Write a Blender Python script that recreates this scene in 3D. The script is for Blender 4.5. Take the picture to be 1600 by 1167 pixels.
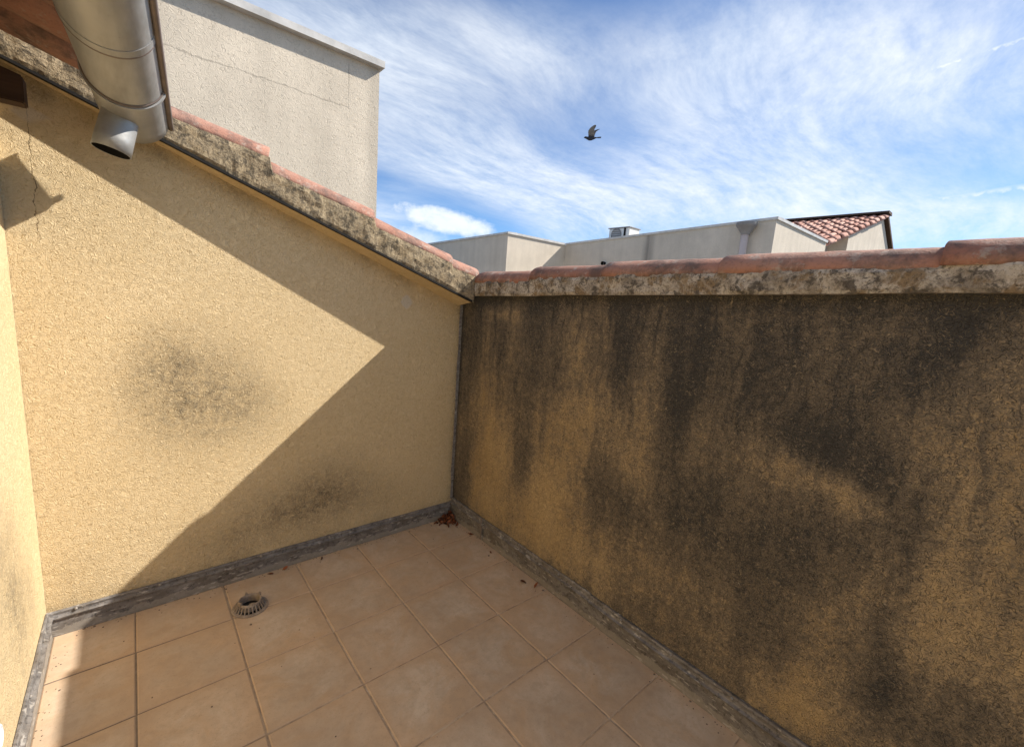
import bpy, bmesh, math, random
import numpy as np
from mathutils import Vector, Matrix, noise as mnoise

random.seed(7); rng = np.random.default_rng(7)
for o in list(bpy.data.objects): bpy.data.objects.remove(o)
scene = bpy.context.scene
COL = scene.collection

# ------------------------------------------------------------------ camera
cam_d = bpy.data.cameras.new('camera'); cam = bpy.data.objects.new('camera', cam_d); COL.objects.link(cam)
cam_d.sensor_width = 36.0; cam_d.sensor_fit = 'HORIZONTAL'; cam_d.lens = 36*687.4/1600
cam_d.clip_start = 0.02; cam_d.clip_end = 3000
CR = Vector((0.76082, -0.64476, 0.07373)); CU = Vector((0.04932, 0.17073, 0.98408)); CF = Vector((0.64708, 0.74508, -0.16169))
CP = Vector((-1.6499, -2.4408, 1.5273))
cam.matrix_world = Matrix(((CR.x, CU.x, -CF.x, CP.x), (CR.y, CU.y, -CF.y, CP.y), (CR.z, CU.z, -CF.z, CP.z), (0, 0, 0, 1)))
scene.camera = cam

# ------------------------------------------------------------------ light, sky, exposure
SUN = Vector((1.0, -0.46, 0.906)).normalized()          # towards the sun
EL = math.asin(SUN.z)
AZ = math.atan2(SUN.x, SUN.y)
sun_d = bpy.data.lights.new('sun', 'SUN'); sun = bpy.data.objects.new('sun', sun_d); COL.objects.link(sun)
sun_d.energy = 4.2; sun_d.angle = math.radians(0.55); sun_d.color = (1.0, 0.93, 0.83)
sun.rotation_euler = SUN.to_track_quat('Z', 'Y').to_euler()
scene.view_settings.view_transform = 'Standard'; scene.view_settings.look = 'None'
scene.view_settings.exposure = 0.98; scene.view_settings.gamma = 1.0
scene.view_settings.use_curve_mapping = False
SKY_STRENGTH = 0.083


class NT:
    """small helper to write node trees as expressions"""
    def __init__(s, tree): s.t = tree; s.n = tree.nodes; s.l = tree.links
    def put(s, sock, v):
        if v is None: return
        if isinstance(v, bpy.types.NodeSocket): s.l.new(v, sock)
        elif isinstance(v, (tuple, list)) and len(v) == 3 and sock.type == 'RGBA': sock.default_value = (*v, 1)
        else: sock.default_value = v
    def new(s, typ, **kw):
        nd = s.n.new(typ)
        for k, v in kw.items(): setattr(nd, k, v)
        return nd
    def math(s, op, a, b=None, c=None, clamp=False):
        nd = s.new('ShaderNodeMath', operation=op, use_clamp=clamp); s.put(nd.inputs[0], a); s.put(nd.inputs[1], b); s.put(nd.inputs[2], c); return nd.outputs[0]
    def vmath(s, op, a, b=None):
        nd = s.new('ShaderNodeVectorMath', operation=op); s.put(nd.inputs[0], a); s.put(nd.inputs[1], b)
        return nd.outputs['Value'] if op in ('DOT_PRODUCT', 'LENGTH', 'DISTANCE') else nd.outputs[0]
    def noise(s, vec, scale, detail=3, rough=0.55, dist=0.0, lac=2.0):
        nd = s.new('ShaderNodeTexNoise'); s.put(nd.inputs['Vector'], vec); nd.inputs['Scale'].default_value = scale
        nd.inputs['Detail'].default_value = detail; nd.inputs['Roughness'].default_value = rough; nd.inputs['Distortion'].default_value = dist
        nd.inputs['Lacunarity'].default_value = lac
        return nd.outputs['Fac']
    def noisec(s, vec, scale, detail=2):
        nd = s.new('ShaderNodeTexNoise'); s.put(nd.inputs['Vector'], vec); nd.inputs['Scale'].default_value = scale; nd.inputs['Detail'].default_value = detail
        return nd.outputs['Color']
    def voro(s, vec, scale, feature='F1', out='Distance', rand=1.0):
        nd = s.new('ShaderNodeTexVoronoi', feature=feature); s.put(nd.inputs['Vector'], vec); nd.inputs['Scale'].default_value = scale
        nd.inputs['Randomness'].default_value = rand
        return nd.outputs[out]
    def mapr(s, v, a, b, c=0.0, d=1.0, smooth=False):
        nd = s.new('ShaderNodeMapRange', interpolation_type='SMOOTHSTEP' if smooth else 'LINEAR'); nd.clamp = True
        s.put(nd.inputs[0], v)
        for i, x in zip((1, 2, 3, 4), (a, b, c, d)): s.put(nd.inputs[i], x)
        return nd.outputs[0]
    def mix(s, f, a, b, blend='MIX'):
        nd = s.new('ShaderNodeMix', data_type='RGBA', blend_type=blend); s.put(nd.inputs['Factor'], f)
        s.put(nd.inputs[6], a); s.put(nd.inputs[7], b); return nd.outputs[2]
    def mapping(s, vec, scale=(1, 1, 1), loc=(0, 0, 0), rot=(0, 0, 0)):
        nd = s.new('ShaderNodeMapping'); s.put(nd.inputs[0], vec); nd.inputs['Location'].default_value = loc
        nd.inputs['Rotation'].default_value = rot; nd.inputs['Scale'].default_value = scale; return nd.outputs[0]
    def pos(s): return s.new('ShaderNodeNewGeometry').outputs['Position']
    def sep(s, v):
        nd = s.new('ShaderNodeSeparateXYZ'); s.put(nd.inputs[0], v); return nd.outputs
    def comb(s, x, y, z):
        nd = s.new('ShaderNodeCombineXYZ')
        for i, v in enumerate((x, y, z)): s.put(nd.inputs[i], v)
        return nd.outputs[0]
    def attr(s, name): return s.new('ShaderNodeAttribute', attribute_name=name).outputs['Fac']
    def bump(s, h, strength=1.0, dist=0.005, normal=None):
        nd = s.new('ShaderNodeBump'); s.put(nd.inputs['Height'], h); nd.inputs['Strength'].default_value = strength
        nd.inputs['Distance'].default_value = dist
        if normal is not None: s.put(nd.inputs['Normal'], normal)
        return nd.outputs[0]


def material(name, build, rough=0.85, metallic=0.0, spec=0.3):
    m = bpy.data.materials.new(name); m.use_nodes = True
    t = NT(m.node_tree); b = m.node_tree.nodes['Principled BSDF']
    b.inputs['Roughness'].default_value = rough; b.inputs['Metallic'].default_value = metallic
    b.inputs['Specular IOR Level'].default_value = spec
    res = build(t)
    if not isinstance(res, dict): res = {'color': res}
    t.put(b.inputs['Base Color'], res['color'])
    if 'normal' in res: t.put(b.inputs['Normal'], res['normal'])
    if 'rough' in res: t.put(b.inputs['Roughness'], res['rough'])
    return m


# ---- world: physical sky with cirrus, one low lens cloud and two contrails
world = bpy.data.worlds.new('World'); scene.world = world; world.use_nodes = True
def build_world():
    t = NT(world.node_tree); bg = world.node_tree.nodes['Background']
    world.cycles.sampling_method = 'MANUAL'; world.cycles.sample_map_resolution = 512
    sky = t.new('ShaderNodeTexSky', sky_type='NISHITA'); sky.sun_disc = False
    sky.sun_elevation = EL; sky.sun_rotation = AZ
    sky.altitude = 2200; sky.air_density = 1.0; sky.dust_density = 0.15; sky.ozone_density = 3.0
    d = t.new('ShaderNodeTexCoord').outputs['Generated']
    d = t.vmath('NORMALIZE', d); x, y, z = t.sep(d)
    zc = t.math('ADD', t.math('MAXIMUM', z, 0.0), 0.16)
    p = t.comb(t.math('DIVIDE', x, zc), t.math('DIVIDE', y, zc), 0.0)
    warp = t.vmath('SUBTRACT', t.noisec(p, 0.9, 1.5), (0.5, 0.5, 0.5))
    nd = t.new('ShaderNodeVectorMath', operation='SCALE'); t.put(nd.inputs[0], warp); nd.inputs['Scale'].default_value = 0.55
    pw = t.vmath('ADD', p, nd.outputs[0])
    veil = t.noise(t.mapping(pw, (0.62, 1.0, 1), (1.3, 0.4, 0), (0, 0, 0.55)), 0.85, 2, 0.5)
    fil = t.noise(t.mapping(pw, (0.55, 1.9, 1), (3.1, 0.2, 0), (0, 0, 0.95)), 2.2, 5, 0.62, 0.25)
    fine = t.noise(t.mapping(pw, (1.2, 2.2, 1), (0.4, 5.0, 0), (0, 0, 0.2)), 7.0, 4, 0.72)
    az = t.math('ARCTAN2', x, y); el = t.math('ARCSINE', z)
    # the broad sheet of cirrus stretching over the roofs
    da = t.math('SUBTRACT', az, 0.88)
    de = t.math('SUBTRACT', t.math('SUBTRACT', el, 0.365), t.math('MULTIPLY', t.math('MULTIPLY', da, da), 0.12))
    sheet = t.math('ADD', t.math('POWER', t.math('ABSOLUTE', t.math('DIVIDE', da, 0.80)), 2.0), t.math('POWER', t.math('ABSOLUTE', t.math('DIVIDE', de, 0.20)), 2.0))
    veil = t.math('ADD', veil, t.mapr(sheet, 1.4, 0.2, -0.03, 0.165, True))
    veil = t.mapr(veil, 0.36, 0.66, 0, 1, True)
    tex = t.math('ADD', t.mapr(fil, 0.28, 0.72, 0.52, 1.0), t.mapr(fine, 0.3, 0.75, -0.2, 0.2))
    cov = t.math('MULTIPLY', veil, tex, clamp=True)
    wisp = t.math('MULTIPLY', t.mapr(fil, 0.50, 0.80, 0, 0.5, True), t.mapr(fine, 0.3, 0.6, 0.4, 1.0))
    cov = t.math('MAXIMUM', t.math('MULTIPLY', cov, 0.90), wisp)
    cov = t.math('MULTIPLY', cov, t.mapr(z, 0.05, 0.22, 0.30, 1.0, True))
    # lens-shaped cumulus low over the roofs
    nz = t.math('SUBTRACT', t.noise(t.mapping(d, (1, 1, 1.6)), 11.0, 5, 0.62), 0.5)
    def lens(a0, e0, sa, se, tilt, soft):
        da = t.math('SUBTRACT', az, a0); de = t.math('SUBTRACT', t.math('SUBTRACT', el, e0), t.math('MULTIPLY', da, tilt))
        q = t.math('ADD', t.math('POWER', t.math('ABSOLUTE', t.math('DIVIDE', da, sa)), 2.0), t.math('POWER', t.math('ABSOLUTE', t.math('DIVIDE', de, se)), 2.0))
        return t.mapr(t.math('ADD', q, t.math('MULTIPLY', nz, 3.2)), 1.25, soft, 0, 1, True)
    cum = t.math('MAXIMUM', lens(0.528, 0.160, 0.115, 0.029, -0.08, 0.1), t.math('MULTIPLY', lens(0.47, 0.122, 0.14, 0.028, -0.15, -0.5), 0.8))
    cov = t.math('MAXIMUM', cov, cum)
    tn = t.noise(d, 55.0, 3, 0.6); tw = t.math('SUBTRACT', tn, 0.5)
    def trail(e0, slope, a0, w, lo, hi, amt):
        da = t.math('SUBTRACT', az, a0)
        de = t.math('SUBTRACT', t.math('SUBTRACT', el, e0), t.math('MULTIPLY', da, slope))
        de = t.math('ADD', de, t.math('MULTIPLY', tw, w*1.6))
        m = t.mapr(t.math('ABSOLUTE', de), 0.0, w, 1, 0, True)
        return t.math('MULTIPLY', t.math('MULTIPLY', m, t.mapr(az, lo, hi, 0, 1, True)), t.mapr(tn, 0.35, 0.6, amt*0.4, amt))
    cov = t.math('MAXIMUM', cov, trail(0.2075, 0.075, 1.425, 0.010, 1.22, 1.36, 0.75))
    cov = t.math('MAXIMUM', cov, trail(0.394, 0.125, 1.415, 0.006, 1.30, 1.42, 0.95))
    white = t.mix(t.mapr(fil, 0.3, 0.7), CLOUD_LO, CLOUD_HI)
    skyc = t.mix(1.0, sky.outputs[0], SKY_TINT, 'MULTIPLY')
    col = t.mix(cov, skyc, white)
    t.put(bg.inputs['Color'], col); bg.inputs['Strength'].default_value = SKY_STRENGTH
CLOUD_LO = (5.6, 6.2, 6.9); CLOUD_HI = (6.4, 6.7, 7.0); SKY_TINT = (0.68, 0.87, 1.02)
build_world()

# ------------------------------------------------------------------ helpers
def tag(o, label=None, cat=None, group=None, kind=None):
    if label: o['label'] = label
    if cat: o['category'] = cat
    if group: o['group'] = group
    if kind: o['kind'] = kind
    return o

def empty(name, loc, label=None, cat=None, group=None):
    o = bpy.data.objects.new(name, None); COL.objects.link(o); o.location = loc; o.empty_display_size = 0.1
    return tag(o, label, cat, group)

def mesh_obj(name, verts, faces, mat, parent=None, base=None, smooth=False, mats=None, fm=None):
    """verts in world space; base = the object's own origin when it is top-level"""
    org = Vector(parent.location) if parent else Vector(base or (0, 0, 0))
    if parent is not None and parent.parent is not None: org = org + Vector(parent.parent.location)
    me = bpy.data.meshes.new(name)
    me.from_pydata([tuple(Vector(v) - org) for v in verts], [], faces)
    me.validate(); me.update()
    for m in (mats or [mat]): me.materials.append(m)
    if fm: me.polygons.foreach_set('material_index', fm)
    if smooth: me.polygons.foreach_set('use_smooth', [True]*len(me.polygons))
    bm = bmesh.new(); bm.from_mesh(me); bmesh.ops.recalc_face_normals(bm, faces=bm.faces); bm.to_mesh(me); bm.free()
    o = bpy.data.objects.new(name, me); COL.objects.link(o)
    if parent: o.parent = parent
    else: o.location = org
    return o

class MB:
    def __init__(s): s.v = []; s.f = []
    def add(s, vs, fs):
        n = len(s.v); s.v += [tuple(v) for v in vs]; s.f += [tuple(i + n for i in f) for f in fs]; return s
    def box(s, x0, x1, y0, y1, z0, z1):
        return s.add([(x0, y0, z0), (x1, y0, z0), (x1, y1, z0), (x0, y1, z0), (x0, y0, z1), (x1, y0, z1), (x1, y1, z1), (x0, y1, z1)],
                     [(0, 3, 2, 1), (4, 5, 6, 7), (0, 1, 5, 4), (1, 2, 6, 5), (2, 3, 7, 6), (3, 0, 4, 7)])
    def loft(s, rings, cap0=True, cap1=True, closed=True):
        n = len(rings[0]); vs = [p for r in rings for p in r]; fs = []
        for i in range(len(rings)-1):
            for j in range(n if closed else n-1):
                k = (j+1) % n; fs.append((i*n+j, i*n+k, (i+1)*n+k, (i+1)*n+j))
        if closed and cap0: fs.append(tuple(range(n-1, -1, -1)))
        if closed and cap1: fs.append(tuple((len(rings)-1)*n + j for j in range(n)))
        return s.add(vs, fs)
    def lathe(s, prof, c, n=24, axis='z', loop=False):
        rings = []
        if loop: prof = list(prof) + [prof[0]]
        for r, h in prof:
            ring = []
            for i in range(n):
                a = 2*math.pi*i/n; p = (r*math.cos(a), r*math.sin(a), h)
                if axis == 'x': p = (p[2], p[0], p[1])
                ring.append((c[0]+p[0], c[1]+p[1], c[2]+p[2]))
            rings.append(ring)
        return s.loft(rings, not loop, not loop)
    def build(s, name, mat, parent=None, base=None, smooth=False, bevel=0):
        o = mesh_obj(name, s.v, s.f, mat, parent, base, smooth)
        if bevel:
            bm = bmesh.new(); bm.from_mesh(o.data)
            bmesh.ops.bevel(bm, geom=list(bm.edges), offset=bevel, segments=2, affect='EDGES', clamp_overlap=True)
            bm.to_mesh(o.data); bm.free()
        return o

def instance(name, mesh, mat4, parent):
    o = bpy.data.objects.new(name, mesh); COL.objects.link(o); o.parent = parent
    o.matrix_basis = Matrix.Translation(-Vector(parent.location)) @ mat4
    return o

def lattice(seed):
    return np.random.default_rng(seed).random((64, 64))
def vnoise(x, y, seed=0, octaves=4, gain=0.5):
    out = 0*x; amp = 1; tot = 0
    for k in range(octaves):
        L = lattice(seed*17 + k); fx = np.floor(x).astype(int); fy = np.floor(y).astype(int)
        tx = x - fx; ty = y - fy; tx = tx*tx*(3-2*tx); ty = ty*ty*(3-2*ty)
        a = L[fx % 64, fy % 64]; b = L[(fx+1) % 64, fy % 64]; c = L[fx % 64, (fy+1) % 64]; d = L[(fx+1) % 64, (fy+1) % 64]
        out = out + amp*((a*(1-tx)+b*tx)*(1-ty) + (c*(1-tx)+d*tx)*ty); tot += amp; amp *= gain; x = x*2.03 + 5.1; y = y*2.03 + 3.7
    return out/tot

# ------------------------------------------------------------------ materials
def worm(t, p, scale=58.0, lo=0.15):
    """vermicular float marks of a ribbed render coat: height 0..1, furrow mask, ridge mask"""
    w = t.vmath('SUBTRACT', t.noisec(p, scale*0.4, 0), (0.5, 0.5, 0.5))
    nd = t.new('ShaderNodeVectorMath', operation='SCALE'); t.put(nd.inputs[0], w); nd.inputs['Scale'].default_value = 0.03
    pw = t.vmath('ADD', p, nd.outputs[0])
    n1 = t.noise(t.mapping(pw, (1, 1, 1), (0.3, 0.7, 0.2), (0.62, 0.47, 0.81)), scale, 0.0); r1 = t.math('ABSOLUTE', t.math('SUBTRACT', n1, 0.545))
    n2 = t.noise(t.mapping(pw, (1, 1, 1), (3.3, 1.7, 9.1), (1.1, 0.3, 0.4)), scale*1.15, 0.0); r2 = t.math('ABSOLUTE', t.math('SUBTRACT', n2, 0.47))
    brk = t.noise(t.mapping(p, (1, 1, 1), (1.3, 4.7, 2.2), (0.2, 0.9, 0.5)), scale*0.62, 0.0)
    fur = t.math('MULTIPLY', t.mapr(r1, 0.0, 0.060, 1, 0, True), t.mapr(brk, 0.40, 0.56, lo, 1.0))
    rid = t.math('MULTIPLY', t.mapr(r2, 0.0, 0.075, 1, 0, True), t.mapr(brk, 0.60, 0.44, lo, 1.0))
    h = t.math('ADD', t.math('SUBTRACT', 0.5, t.math('MULTIPLY', fur, 0.5)), t.math('MULTIPLY', rid, 0.5))
    return h, fur, rid

def crack(t, coord, along, lo, hi, width, p, wob=0.02):
    n = t.math('SUBTRACT', t.noise(p, 9.0, 5, 0.65), 0.5)
    dd = t.math('ABSOLUTE', t.math('ADD', coord, t.math('MULTIPLY', n, wob)))
    wv = t.math('MULTIPLY', t.mapr(t.noise(p, 22.0, 3), 0.35, 0.7, 0.15, 1.5), width)
    m = t.math('LESS_THAN', dd, wv)
    g = t.math('MULTIPLY', t.math('GREATER_THAN', along, lo), t.math('LESS_THAN', along, hi))
    return t.math('MULTIPLY', m, g)

def ochre_wall(cracks):
    def f(t):
        p = t.pos(); x, y, z = t.sep(p); h, fur, rid = worm(t, p, 96.0, 0.3)
        big = t.noise(p, 2.2, 3, 0.6); mid = t.noise(p, 11.0, 3, 0.6)
        base = t.mix(t.mapr(big, 0.3, 0.7), (0.63, 0.495, 0.295), (0.68, 0.545, 0.34))
        base = t.mix(t.mapr(mid, 0.35, 0.75, 0, 0.35), base, (0.72, 0.59, 0.38))
        st = t.attr('stain')
        fine = t.noise(p, 130.0, 2, 0.75); mid2 = t.noise(p, 34.0, 3, 0.7)
        s = t.math('ADD', st, t.math('MULTIPLY', t.math('ADD', t.math('SUBTRACT', mid, 0.5), t.math('SUBTRACT', mid2, 0.5)), t.math('MULTIPLY', st, 1.4)))
        s = t.math('ADD', s, t.math('MULTIPLY', t.math('SUBTRACT', fine, 0.5), t.math('MULTIPLY', st, 1.3)))
        s = t.math('SUBTRACT', s, t.math('MULTIPLY', t.math('SUBTRACT', h, 0.5), t.math('MULTIPLY', st, 1.0)))
        col = t.mix(t.mapr(s, 0.05, 0.95, 0, 0.93), base, (0.10, 0.088, 0.066))
        col = t.mix(t.mapr(mid2, 0.35, 0.7, 0.28, 0.0), col, (0.47, 0.325, 0.15))
        col = t.mix(t.math('MULTIPLY', fur, 0.38), col, (0.33, 0.225, 0.105))
        col = t.mix(t.math('MULTIPLY', rid, 0.25), col, (0.74, 0.61, 0.40))
        if cracks:
            m = crack(t, t.math('ADD', x, 1.905), z, 1.62, 2.10, 0.0012, p, 0.06)
            col = t.mix(t.math('MULTIPLY', m, 0.8), col, (0.10, 0.065, 0.03))
            # filled screw hole: pale patch
            dx = t.math('ADD', x, 0.405); dz = t.math('SUBTRACT', z, 1.475)
            rr = t.math('SQRT', t.math('ADD', t.math('MULTIPLY', dx, dx), t.math('MULTIPLY', dz, dz)))
            rr = t.math('ADD', rr, t.math('MULTIPLY', t.math('SUBTRACT', t.noise(p, 28, 3), 0.5), 0.03))
            col = t.mix(t.mapr(rr, 0.03, 0.042, 0.8, 0, True), col, (0.60, 0.53, 0.42))
            # pale smear of filler where the rafter meets the wall
            dx = t.math('ADD', x, 1.90); dz = t.math('SUBTRACT', z, 2.055)
            rr = t.math('ADD', t.math('MULTIPLY', t.math('ABSOLUTE', dx), 0.6), t.math('ABSOLUTE', dz))
            rr = t.math('ADD', rr, t.math('MULTIPLY', t.math('SUBTRACT', t.noise(p, 35, 3), 0.5), 0.03))
            col = t.mix(t.mapr(rr, 0.02, 0.04, 0.6, 0, True), col, (0.62, 0.55, 0.45))
        nrm = t.bump(t.math('ADD', t.math('ADD', h, t.math('MULTIPLY', fine, 0.6)), t.math('MULTIPLY', mid2, 0.9)), 0.85, 0.0034)
        return {'color': col, 'normal': nrm}
    return f

def stained_wall(t):
    p = t.pos(); x, y, z = t.sep(p); h, fur, rid = worm(t, p, 118.0, 0.35)
    big = t.noise(p, 2.6, 3, 0.6); mid = t.noise(p, 12.0, 4, 0.68); mid2 = t.noise(p, 36.0, 3, 0.72); grain = t.noise(p, 150.0, 2, 0.8)
    wv = t.vmath('SUBTRACT', t.noisec(p, 5.0, 2), (0.5, 0.5, 0.5))
    ns = t.new('ShaderNodeVectorMath', operation='SCALE'); t.put(ns.inputs[0], wv); ns.inputs['Scale'].default_value = 0.12
    pd = t.vmath('ADD', p, ns.outputs[0])
    drip = t.noise(t.mapping(pd, (1, 11.0, 0.9)), 1.0, 4, 0.62)
    run = t.noise(t.mapping(pd, (1, 26.0, 2.2), (0, 3, 1)), 1.0, 4, 0.65)
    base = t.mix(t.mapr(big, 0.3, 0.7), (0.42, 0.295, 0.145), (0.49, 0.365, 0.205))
    st = t.attr('stain')
    c = lambda n, k: t.math('MULTIPLY', t.math('SUBTRACT', n, 0.5), k)
    s = t.math('ADD', st, t.math('ADD', c(mid, 0.75), c(mid2, 0.80)))
    s = t.math('ADD', s, t.math('ADD', c(drip, 0.75), c(grain, 0.95)))
    s = t.math('ADD', s, t.math('MULTIPLY', t.mapr(run, 0.52, 0.68), t.mapr(z, 0.5, 1.5, 0.05, 0.34)))
    s = t.math('SUBTRACT', s, c(h, 0.25))
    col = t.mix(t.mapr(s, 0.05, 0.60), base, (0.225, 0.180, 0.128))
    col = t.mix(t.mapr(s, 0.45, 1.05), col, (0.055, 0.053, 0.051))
    # worn crests of the render show the paint again, furrows hold the dirt
    rub = t.math('MULTIPLY', rid, t.mapr(mid, 0.40, 0.64, 0.22, 0.9))
    col = t.mix(t.math('MULTIPLY', rub, 0.75), col, (0.40, 0.32, 0.215))
    col = t.mix(t.math('MULTIPLY', fur, 0.6), col, (0.045, 0.039, 0.032))
    sc = t.math('MULTIPLY', t.mapr(t.noise(t.mapping(p, (1, 5, 12), (0, 2, 0), (0.5, 0, 0)), 6.0, 2), 0.73, 0.76), t.math('LESS_THAN', z, 0.85))
    col = t.mix(t.math('MULTIPLY', sc, 0.55), col, (0.52, 0.44, 0.33))
    col = t.mix(t.math('MULTIPLY', t.mapr(grain, 0.66, 0.74, 0, 0.6), t.mapr(s, 0.3, 0.6)), col, (0.36, 0.32, 0.25))
    nrm = t.bump(t.math('ADD', t.math('ADD', h, t.math('MULTIPLY', grain, 0.7)), t.math('MULTIPLY', mid2, 1.0)), 0.9, 0.0045)
    return {'color': col, 'normal': nrm}

def concrete(kx, tone, joints=False):
    """pale grey render with rain streaks; kx picks the horizontal axis"""
    def f(t):
        p = t.pos(); x, y, z = t.sep(p)
        sc = (5.0, 1, 0.35) if kx == 'x' else (1, 5.0, 0.35)
        st = t.noise(t.mapping(p, sc), 1.0, 4, 0.55); pat = t.noise(p, 3.0, 4, 0.65); big = t.noise(p, 0.8, 4); fine = t.noise(p, 40.0, 4, 0.7)
        lo = tuple(c*0.80 for c in tone); hi = tuple(min(0.9, c*1.08) for c in tone)
        col = t.mix(t.mapr(t.math('ADD', t.math('MULTIPLY', st, 0.45), t.math('MULTIPLY', pat, 0.55)), 0.32, 0.68), lo, hi)
        col = t.mix(t.mapr(big, 0.4, 0.75, 0, 0.35), col, tuple(c*0.72 for c in tone))
        col = t.mix(t.mapr(fine, 0.3, 0.8, 0.25, 0), col, tuple(c*0.5 for c in tone))
        if joints:
            h, fur, rid = worm(t, p, 46.0)
            m = crack(t, t.math('SUBTRACT', z, 3.032), x, -9, -0.185, 0.0062, p, 0.05)
            m2 = crack(t, t.math('ADD', x, 0.186), z, 3.02, 3.37, 0.0045, p, 0.02)
            m = t.math('MAXIMUM', m, m2)
            col = t.mix(t.math('MULTIPLY', m, 0.42), col, (0.16, 0.14, 0.115))
            # repaired strip at the arris is greyer
            col = t.mix(t.mapr(x, -0.06, 0.03, 0, 0.35, True), col, (0.33, 0.30, 0.25))
            col = t.mix(t.math('MULTIPLY', fur, 0.28), col, (0.28, 0.23, 0.17))
            nrm = t.bump(t.math('ADD', h, t.math('MULTIPLY', fine, 0.5)), 0.6, 0.004)
        else:
            d = t.math('MULTIPLY', t.mapr(t.math('ABSOLUTE', t.math('SUBTRACT', y, 3.25)), 0.0, 0.20, 1, 0, True), t.mapr(st, 0.35, 0.6, 0.2, 1))
            d = t.math('MULTIPLY', d, t.math('LESS_THAN', x, 6.96))
            col = t.mix(t.math('MULTIPLY', d, 0.75), col, (0.13, 0.12, 0.11))
            nrm = t.bump(fine, 0.5, 0.01)
        return {'color': col, 'normal': nrm}
    return f

def terracotta(t):
    p = t.pos(); oi = t.new('ShaderNodeObjectInfo').outputs['Random']
    n = t.noise(p, 9.0, 5, 0.65); f = t.noise(p, 90.0, 4, 0.7)
    col = t.mix(t.mapr(oi, 0, 1), (0.33, 0.155, 0.108), (0.40, 0.21, 0.15))
    col = t.mix(t.mapr(n, 0.45, 0.72, 0, 0.5), col, (0.42, 0.29, 0.23))
    col = t.mix(t.mapr(t.noise(t.mapping(p, (1, 1, 1), (4, 2, 1)), 6.0, 6, 0.72), 0.47, 0.62, 0, 0.8), col, (0.10, 0.075, 0.066))
    col = t.mix(t.mapr(f, 0.52, 0.74, 0, 0.55), col, (0.15, 0.095, 0.072))
    g = t.noise(t.mapping(p, (1, 1, 1), (9, 1, 3)), 17.0, 4, 0.75)
    col = t.mix(t.mapr(g, 0.56, 0.66, 0, 0.6), col, (0.40, 0.36, 0.31))
    return {'color': col, 'normal': t.bump(t.math('ADD', f, n), 0.6, 0.006)}

def roof_clay(t):
    p = t.pos(); oi = t.new('ShaderNodeObjectInfo').outputs['Random']; n = t.noise(p, 6.0, 4)
    col = t.mix(oi, (0.34, 0.13, 0.085), (0.60, 0.34, 0.26))
    col = t.mix(t.mapr(n, 0.45, 0.8, 0, 0.6), col, (0.62, 0.46, 0.38))
    return {'color': col}

def mortar(tones):
    def f(t):
        p = t.pos()
        w = t.vmath('SUBTRACT', t.noisec(p, 14.0, 3), (0.5, 0.5, 0.5))
        nd = t.new('ShaderNodeVectorMath', operation='SCALE'); t.put(nd.inputs[0], w); nd.inputs['Scale'].default_value = 0.05
        pw = t.vmath('ADD', p, nd.outputs[0])
        n1 = t.noise(pw, 14.0, 5, 0.7); n2 = t.noise(t.mapping(pw, (1, 1, 1), (7, 3, 5)), 20.0, 5, 0.72); f = t.noise(p, 95.0, 4, 0.8); pits = t.voro(pw, 70.0)
        col = t.mix(t.mapr(n1, 0.40, 0.58), tones[0], tones[1])
        col = t.mix(t.mapr(n2, 0.50, 0.58, 0, 0.85), col, tones[2])
        col = t.mix(t.mapr(t.noise(t.mapping(pw, (1, 1, 1), (1, 8, 2)), 13.0, 5, 0.7), 0.52, 0.60, 0, 0.9), col, tones[3])
        e = t.voro(pw, 11.0, 'DISTANCE_TO_EDGE')
        col = t.mix(t.mapr(e, 0.0, 0.05, 0.45, 0), col, tones[1])
        col = t.mix(t.mapr(f, 0.48, 0.70, 0, 0.8), col, (0.045, 0.04, 0.034))
        col = t.mix(t.math('MULTIPLY', t.mapr(pits, 0.10, 0.28, 0.8, 0), t.mapr(n1, 0.45, 0.6)), col, (0.03, 0.027, 0.024))
        return {'color': col, 'normal': t.bump(t.math('ADD', t.math('MULTIPLY', n2, 1.5), f), 0.9, 0.008)}
    return f

def floor_tile(t):
    p = t.pos(); oi = t.new('ShaderNodeObjectInfo').outputs['Random']
    off = t.comb(t.math('MULTIPLY', oi, 37.0), t.math('MULTIPLY', oi, 91.0), 0.0)
    q = t.vmath('ADD', p, off)
    n = t.noise(q, 6.0, 5, 0.66, 0.8); m = t.noise(q, 24.0, 4, 0.72); f = t.noise(q, 130.0, 2, 0.7)
    col = t.mix(t.mapr(n, 0.38, 0.60), (0.55, 0.39, 0.25), (0.625, 0.515, 0.40))
    col = t.mix(t.mapr(m, 0.44, 0.66, 0, 0.55), col, (0.41, 0.315, 0.225))
    col = t.mix(t.mapr(oi, 0, 1, 0, 0.30), col, (0.52, 0.37, 0.25))
    ed = t.attr('edge')
    col = t.mix(t.math('MULTIPLY', ed, t.mapr(n, 0.3, 0.65, 0.1, 0.75)), col, (0.53, 0.34, 0.195))
    col = t.mix(t.mapr(f, 0.60, 0.80, 0, 0.55), col, (0.22, 0.155, 0.11))
    spot = t.noise(t.mapping(p, (1, 1, 1), (5, 9, 0)), 38.0, 3, 0.8)
    col = t.mix(t.mapr(spot, 0.64, 0.74, 0, 0.45), col, (0.26, 0.175, 0.115))
    dirt = t.noise(p, 2.1, 5, 0.7)
    col = t.mix(t.mapr(dirt, 0.40, 0.64, 0, 0.55), col, (0.38, 0.29, 0.21))
    return {'color': col, 'normal': t.bump(t.math('ADD', m, t.math('MULTIPLY', f, 0.4)), 0.25, 0.003), 'rough': t.mapr(n, 0.3, 0.7, 0.5, 0.7)}

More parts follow.
